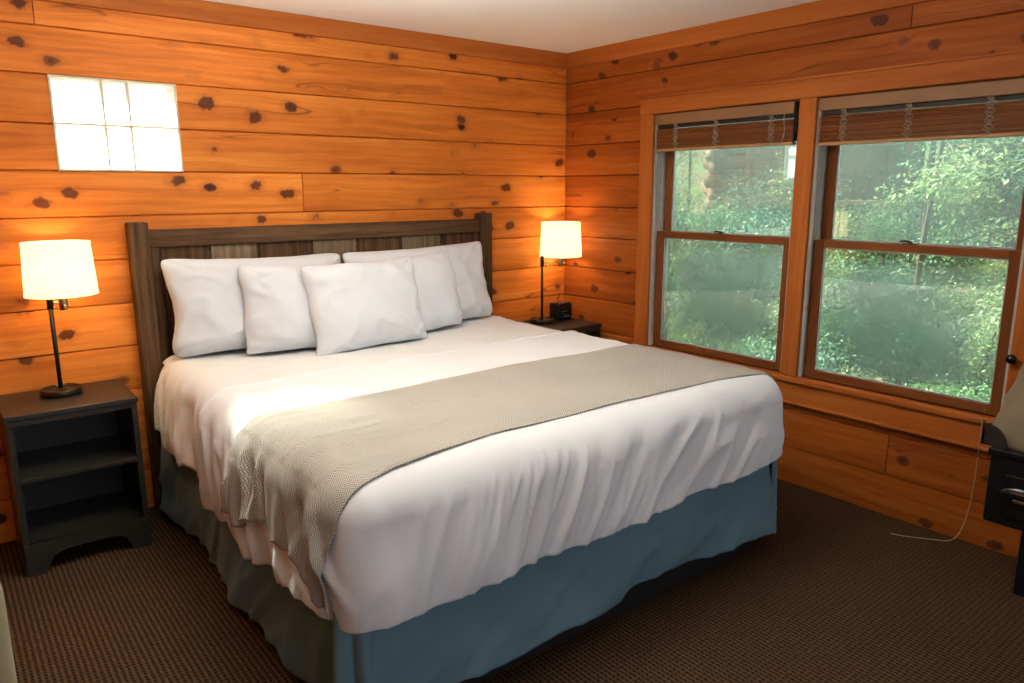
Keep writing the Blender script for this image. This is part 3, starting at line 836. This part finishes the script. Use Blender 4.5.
# clock radio beside the corner lamp
root = empty('clock_radio', (-.135, -.115, .692)); tag(root, 'small glossy black clock radio beside the corner lamp', 'clock')
obj('body', bx(-.065, .065, -.05, .05, 0, .112, bev=.014, seg=4), BLKG, root, True)
obj('display_face', bx(-.045, .045, -.054, -.048, .035, .085, bev=.002), BLKP, root)
for i in range(3): obj('button', lathe(bmesh.new(), [(.006, .112), (.006, .117), (.004, .118)], 12, (-.03+.03*i, -.015, 0)), CHROME, root, True)
for x in (.02, -.008): obj('dial_knob', lathe(bmesh.new(), [(.005, -.058), (.006, -.052)], 12, (x, 0, .022), 'y'), CHROME, root, True)
obj('display_bar', bx(-.040, .010, -.0545, -.053, .058, .062), CHROME, root)
bm = bmesh.new(); tube(bm, smooth_path([(.02, .045, .10), (.03, .07, .135), (.05, .085, .125), (.075, .09, .16)]), .003, 6)
obj('power_cord', bm, BLKP, root, True)

# ------------------------------------------------------------------ table and bag at the right edge
root = empty('side_table', (-.27, -3.155, 0)); tag(root, 'black side table with a shiny latch, beneath the canvas bag', 'table')
obj('drawer_box', bx(-.11, .16, -.40, .285, .285, .560, bev=.012, seg=3), BLKP, root)
obj('table_top', bx(-.12, .17, -.41, .292, .556, .588, bev=.008, seg=3), BLKG, root)
obj('drawer_front', bx(-.120, -.108, -.30, .22, .325, .500, bev=.005), BLKG, root)
bm = bmesh.new(); lathe(bm, [(.052, -.126), (.056, -.120), (.056, -.114)], 32, (0, 0, 0), 'x')
for v in bm.verts: v.co.y = v.co.y*1.5+.155; v.co.z = v.co.z*.75+.415
obj('latch_plate', bm, BLKG, root, True)
bm = bmesh.new(); box(bm, -.131, -.124, .120, .185, .398, .410, .002); box(bm, -.131, -.124, .130, .195, .432, .437, .001); box(bm, -.132, -.124, .07, .10, .395, .425, .003)
obj('latch_bar', bm, CHROME, root)
for y in (-.36, .165):
    for x in (-.05, .11):
        obj('leg', bx(x, x+.045, y-.04, y, 0, .29, bev=.004), BLKP, root)

def bag():
    root = empty('canvas_bag', (-.27, -3.12, .588)); tag(root, 'tan canvas bag with dark leather corners slumped on the black table', 'bag')
    # side outline in (y,z): slumps up to the top
    bm = bmesh.new(); nu, nv = 40, 30
    def ring(u, v):
        # v up, u round
        a = 2*pi*u; z = .43*v
        hw = lerp([(0,.285),(.10,.286),(.30,.262),(.55,.235),(.8,.205),(1,.16)], v); hd = lerp([(0,.085),(.3,.095),(.7,.06),(1,.016)], v)
        ca, sa = cos(a), sin(a); e = .55
        y = hw*(abs(ca)**e)*(1 if ca > 0 else -1); x = hd*(abs(sa)**e)*(1 if sa > 0 else -1)
        yc = lerp([(0,0),(1,-.005)], v)
        w = .010*nz(y*9, z*9, 3+x*4)+.008*max(0, 1-2*abs(nz(y*5+z*8, z*6-y*4, 5))-.3)
        if v in (0,): w = 0
        return Vector((x*(1+w*6)+ (0), y+yc+w, z))
    V = [[bm.verts.new(ring(i/nu, j/(nv-1))) for j in range(nv)] for i in range(nu)]
    for i in range(nu):
        for j in range(nv-1): bm.faces.new((V[i][j], V[(i+1)%nu][j], V[(i+1)%nu][j+1], V[i][j+1]))
    bm.faces.new([V[i][0] for i in range(nu)][::-1]); bm.faces.new([V[i][nv-1] for i in range(nu)])
    obj('bag_body', bm, TAN, root, True)
    for cy in (.286, -.286):
        bm = bmesh.new(); s = 1 if cy > 0 else -1
        r = .085; pts = [(0, 0)] + [(r*cos(t), r*sin(t)) for t in [i*pi/2/10 for i in range(11)]]
        # patch wraps the end: front quarter round + end strip
        prism(bm, pts, lambda p: (-.098, cy+.003*s-s*p[0], p[1]), lambda p: (-.084, cy+.003*s-s*p[0], p[1]))
        box(bm, -.098, .07, cy-.006, cy+.006, 0, .07, .002)
        obj('leather_corner', bm, LEATHER, root)
    bm = bmesh.new(); lathe(bm, [(.045, -.104), (.048, -.098), (.048, -.088)], 28, (0, .055, .10), 'x'); obj('round_patch', bm, LEATHER, root)
    bm = bmesh.new(); tube(bm, smooth_path([(0, .10, .41), (-.01, .11, .46), (0, .0, .53), (0, -.12, .50), (0, -.13, .41)]), .010, 8); obj('carry_strap', bm, LEATHER, root, True)
bag()
bm = bmesh.new(); lathe(bm, [(.008, -.012), (.008, -.034), (.016, -.040), (.021, -.050), (.017, -.062), (.004, -.067)], 20, (0, -2.795, .873), 'x')
tag(obj('casing_knob', bm, BLKG, None, True), 'round black knob on the window casing above the tan bag', 'knob')

# ------------------------------------------------------------------ upholstered armchair at the left edge
root = empty('armchair', (-3.882, -1.93, 0)); tag(root, 'beige upholstered armchair, only its rounded arm seen at the left edge', 'armchair')
bm = bmesh.new(); box(bm, -.40, .385, -.43, .43, .05, .36, .05, 4); obj('seat_base', bm, BEIGE, root, True)
for s in (-1, 1):
    bm = bmesh.new(); a, b = (.24, .40) if s > 0 else (-.40, -.24)
    box(bm, a, b, -.45, .45, .05, .70, .075, 8); obj('arm', bm, BEIGE, root, True)
bm = bmesh.new(); box(bm, -.235, .235, -.32, .44, .34, .48, .05, 5); obj('seat_cushion', bm, BEIGE, root, True)
bm = bmesh.new(); box(bm, -.40, .40, -.47, -.30, .30, .92, .07, 6); obj('backrest', bm, BEIGE, root, True)
obj('plinth', bx(-.40, .415, -.44, .44, 0, .055, bev=.006), REDWD, root)

# ------------------------------------------------------------------ outside
def soil():
    M = Mat('leaf_litter', rough=.95, spec=.1); V = M.coords()
    n = M.noise(V, 9, 6, .7); n2 = M.noise(V, 1.2, 3)
    c = M.ramp(n, [(.3, (.03,.03,.016)), (.5, (.12,.10,.06)), (.68, (.34,.29,.20))])
    c = M.mix(M.ramp(n2, [(.42, (0,0,0)), (.58, (1,1,1))]), c, (.07,.13,.04)); M.col(c); M.bump(n, .8, .03); return M.m
def ground_z(x, y): return -.35 + .10*max(0, x-.5) + .05*max(0, x-4)**1.2 + .10*nz(x*.6, y*.6, 0)
bm = bmesh.new(); grid(bm, 60, 70, lambda u, v: Vector((.3+26*u, -9+26*v, ground_z(.3+26*u, -9+26*v))))
tag(obj('ground_outside', bm, soil(), None, True), 'leaf littered slope outside the windows', 'ground'); bpy.data.objects['ground_outside']['kind'] = 'structure'
def leafmat(name, c1, c2):
    M = Mat(name, c1, .5); geo = M.n('ShaderNodeNewGeometry')
    c = M.ramp(geo.outputs['Random Per Island'], [(0., c1), (.75, c2), (1., tuple(min(1, k*1.8+.05) for k in c2))]); M.col(c)  # palest stop paints bright highlights into the colour of random leaves
    tr = M.n('ShaderNodeBsdfTranslucent'); M.l(c, tr.inputs[0]); mx = M.n('ShaderNodeMixShader'); mx.inputs[0].default_value = .45
    M.l(M.b.outputs[0], mx.inputs[1]); M.l(tr.outputs[0], mx.inputs[2]); M.l(mx.outputs[0], M.out.inputs[0]); return M.m
LEAVES = [leafmat('leaf_green', (.045,.115,.055), (.15,.29,.12)), leafmat('leaf_pale', (.10,.18,.08), (.28,.39,.17)), leafmat('leaf_blue', (.045,.13,.09), (.14,.29,.19))]
BARK = simple('bark', (.10,.075,.055), .9, nscale=30, var=.5, bs=.6)
def leaf_cloud(n, pos, size, rnd):
    bm = bmesh.new()
    for _ in range(n):
        p = pos(rnd); s = size*(.6+.8*rnd.random())
        d = Vector((rnd.gauss(0,1), rnd.gauss(0,1), rnd.gauss(-.2,.6))).normalized()
        u = d.cross(Vector((rnd.random()-.5, rnd.random()-.5, 1))).normalized(); w = d.cross(u)
        a = bm.verts.new(p); b = bm.verts.new(p+d*s*.5+u*s*.28-w*s*.06); c = bm.verts.new(p+d*s); e = bm.verts.new(p+d*s*.5-u*s*.28-w*s*.06)
        bm.faces.new((a, b, c)); bm.faces.new((a, c, e))
    return bm
def shrub_proto(i):
    rnd = random.Random(70+i); root = empty('leafy_shrub')
    stems = []; bm = bmesh.new()
    for k in range(7):
        a = rnd.random()*6.28; l = .5+.5*rnd.random(); tip = Vector((cos(a)*.42*l, sin(a)*.42*l, .95*l)); mid = tip*.5+Vector((0,0,.12))
        pts = smooth_path([(0,0,-.25), mid, tip], 5); stems.append(pts); tube(bm, pts, [.014*(1-.8*j/(len(pts)-1)) for j in range(len(pts))], 5)
    obj('stem', bm, BARK, root)
    def pos(r):
        s = r.choice(stems); p = s[r.randrange(3, len(s))]; return p+Vector((r.gauss(0,.11), r.gauss(0,.11), r.gauss(0,.10)))
    obj('foliage', leaf_cloud(3600, pos, .038, rnd), LEAVES[i % 3], root); return root
def tree_proto(i):
    rnd = random.Random(90+i); root = empty('slender_tree'); bm = bmesh.new(); H_ = 5.2
    tr = smooth_path([(0,0,-.4), (.06,.03,1.2), (-.05,.10,2.8), (.10,.0,H_)], 8)
    tube(bm, tr, [.034*(1-.7*j/(len(tr)-1)) for j in range(len(tr))], 8); obj('trunk', bm, BARK, root, True)
    bm = bmesh.new(); br = []
    for k in range(16):
        z = 1.0+4*rnd.random(); a = rnd.random()*6.28; L = .5+.9*rnd.random(); b0 = tr[min(len(tr)-1, int(z/H_*len(tr)))]
        b0 = Vector((b0.x, b0.y, z)); tip = b0+Vector((cos(a)*L, sin(a)*L, .1+.35*rnd.random())); pts = smooth_path([b0, (b0+tip)/2+Vector((0,0,.1)), tip], 5)
        br.append(pts); tube(bm, pts, [.014*(1-.8*j/(len(pts)-1)) for j in range(len(pts))], 5)
    obj('branch', bm, BARK, root)
    def pos(r):
        s = r.choice(br); p = s[r.randrange(2, len(s))]; return p+Vector((r.gauss(0,.16), r.gauss(0,.16), r.gauss(0,.08)))
    obj('foliage', leaf_cloud(6000, pos, .058, rnd), LEAVES[(i+1) % 3], root); return root
def copy_tree(o):
    c = o.copy(); COL.objects.link(c)
    for ch in list(o.children):
        d = ch.copy(); COL.objects.link(d); d.parent = c
    return c
rnd = random.Random(12)
protos = [shrub_proto(i) for i in range(3)]; used = set()
spots = []
for x, cnt in ((1.5, 7), (2.5, 9), (3.7, 10), (5.2, 11), (6.7, 10)):
    for k in range(cnt):      # the visible wedge widens with distance
        ylo, yhi = -2.9+x*.42, .3+x*.98
        y = ylo+(yhi-ylo)*(k+.5)/cnt+rnd.uniform(-.12, .12); spots.append((x+rnd.uniform(-.3,.3), y, x))
spots += [(8.6,-2.2,6.7),(8.9,-1.1,6.7),(8.4,-.1,6.7),(9.8,-1.7,6.7),(9.6,.4,6.7),(10.4,-.6,6.7),(11.2,-2.4,6.7),(11.5,.9,6.7)]
for i, (x, y, d) in enumerate(spots):
    k = i % 3
    o = protos[k] if k not in used else copy_tree(protos[k]); used.add(k)
    s = ({1.5: .72, 2.5: .95, 3.7: 1.1, 5.2: 1.15, 6.7: 1.25}[d] if x < 8 else 2.3)*rnd.uniform(.85, 1.15)
    o.location = (x, y, ground_z(x, y)); o.scale = (s, s, s); o.rotation_euler = (0, 0, rnd.random()*6.28)
    near = d < 3
    tag(o, ['mid green','pale yellow green','bluish green'][k] + (' leafy shrub close outside the windows' if near else ' leafy shrub further up the slope outside'), 'shrub',
        ['mid green','pale','bluish'][k]+(' shrubs close outside the windows' if near else ' shrubs up the slope'))
tp = [tree_proto(i) for i in range(3)]; used = set()
TS = [(3.2,-1.0),(4.6,-1.5),(4.4,-.45),(6.2,.3),(4.3,2.7),(6.2,4.4),(5.9,-1.4),(7.4,-.6),(9.2,-1.2),(9.6,6.6),(11,8.6),(12,-3.2),(7.3,6.6)]
for i, (x, y) in enumerate(TS):
    k = i % 3; o = tp[k] if k not in used else copy_tree(tp[k]); used.add(k)
    s = rnd.uniform(.8, 1.15)*(1 if x < 7 else 1.35); o.location = (x, y, ground_z(x, y)); o.scale = (s,)*3; o.rotation_euler = (0,0,rnd.random()*6.28)
    tag(o, 'slender ' + ['pale','bluish','mid green'][k] + ' leaved tree growing outside the windows', 'tree', ['pale','bluish','green'][k]+' leaved trees outside')
# neighbouring log cabin seen through the left window
def cabin():
    root = empty('log_cabin', (8.2, 3.0, .3)); tag(root, 'reddish brown log cabin standing among the trees outside the windows', 'building')
    LOGM = simple('weathered_log', (.30,.17,.11), .8, nscale=6, var=.55); BW = simple('brown_boards', (.20,.105,.075), .8, nscale=5, var=.3)
    bm = bmesh.new()
    for k in range(15):
        z = .12+.23*k; tube(bm, [(.1, 1.15, z), (.1, 2.05+.12*(k%2), z)], .12, 10)
        tube(bm, [(-.25-.12*(k%2), 1.75, z+.115), (3.0, 1.75, z+.115)], .12, 10)
    obj('log_wall', bm, LOGM, root, True)
    bm = bmesh.new()
    for k in range(12): box(bm, 0, .12, -1.75+.245*k, -1.75+.245*k+.237, .1, 3.5, .008, 1)
    box(bm, .04, .14, -1.75, 1.19, .1, 3.5)
    obj('board_wall', bm, BW, root)
    obj('corner_post', bx(-.06, .1, 1.10, 1.22, .1, 3.5, bev=.01), BW, root)
    f = obj('window', bx(-.05, .02, .02, .46, 1.35, 2.25, bev=.01), simple('cabin_white', (.80,.80,.74), .5), root)
    obj('pane', bx(-.056, -.045, .07, .41, 1.41, 2.19), simple('cabin_pane', (.62,.68,.62), .1), f)
    bm = bmesh.new(); prism(bm, [(-2.3, 3.45), (2.6, 3.45), (2.6, 3.6), (-2.3, 3.6)], lambda p: (-.7, p[0], p[1]), lambda p: (2.6, p[0], p[1]+1.4)); obj('roof', bm, simple('shingle', (.06,.05,.045), .9), root)
    obj('porch_rail', bx(-.9, -.84, -1.8, 1.0, 1.02, 1.09, bev=.01), LOGM, root)
    for y in (-1.75, -.8, .1, .95): obj('porch_post', bx(-.92, -.82, y-.05, y+.05, .0, 1.05, bev=.01), LOGM, root)
cabin()

# ------------------------------------------------------------------ light
w = bpy.data.worlds.new('World'); SC.world = w; w.use_nodes = True
bg = w.node_tree.nodes['Background']; bg.inputs[0].default_value = (.80,.92,1.,1); bg.inputs[1].default_value = 1.9
sun = bpy.data.lights.new('sun', 'SUN'); sun.energy = 52; sun.angle = radians(8); sun.color = (1.,.95,.86)
so = bpy.data.objects.new('sun', sun); COL.objects.link(so)
d = Vector((.12, -1.42, -1.02)); so.rotation_euler = d.to_track_quat('-Z', 'Y').to_euler(); so.location = (-3, 4, 6)
ar = bpy.data.lights.new('rear_daylight', 'AREA'); ar.shape = 'RECTANGLE'; ar.size = 2.1; ar.size_y = 1.5; ar.energy = 19; ar.color = (.80,.90,1.)  # added fill panel behind the unseen rear opening
ao = bpy.data.objects.new('rear_daylight', ar); COL.objects.link(ao); ao.location = (-2.2, YR-.35, 1.4); ao.rotation_euler = (radians(90), 0, 0)

up = bpy.data.lights.new('ceiling_uplight', 'AREA'); up.shape = 'DISK'; up.size = .6; up.energy = 66; up.color = (1.,.94,.84)  # added fill bounced off the ceiling, no such fixture in the room
uo = bpy.data.objects.new('ceiling_uplight', up); COL.objects.link(uo); uo.location = (-2.3, -1.75, 1.95); uo.rotation_euler = (pi, 0, 0)
sk = bpy.data.lights.new('window_daylight', 'AREA'); sk.shape = 'RECTANGLE'; sk.size = 3.6; sk.size_y = 1.3; sk.energy = 185; sk.color = (.74,.88,1.)  # added cool fill panel outside, above the view, to brighten the bed
ko = bpy.data.objects.new('window_daylight', sk); COL.objects.link(ko); ko.location = (1.25, -1.9, 2.62)
ko.rotation_euler = Vector((-1, 0, -.42)).to_track_quat('-Z', 'Y').to_euler()
# ------------------------------------------------------------------ camera
cam = bpy.data.cameras.new('camera'); co = bpy.data.objects.new('camera', cam); COL.objects.link(co); SC.camera = co
cam.sensor_width = 36; cam.lens = 742.69/1024*36; cam.clip_start = .05
Rr = Vector((0.78491313,-0.61959989,-0.00270999)); Ru = Vector((0.1269106,0.15648709,0.97949247)); Rd = Vector((0.60646935,0.76916043,-0.20146256))
m = Matrix(((Rr.x, Ru.x, -Rd.x), (Rr.y, Ru.y, -Rd.y), (Rr.z, Ru.z, -Rd.z))).to_4x4(); m.translation = Vector((-3.5173441, -3.86491309, 1.56835965))
co.matrix_world = m
vs_ = SC.view_settings; vs_.view_transform = 'Standard'; vs_.look = 'None'; vs_.gamma = 1; vs_.exposure = 0; vs_.use_curve_mapping = False
SC.cycles.max_bounces = 10; SC.cycles.transparent_max_bounces = 16
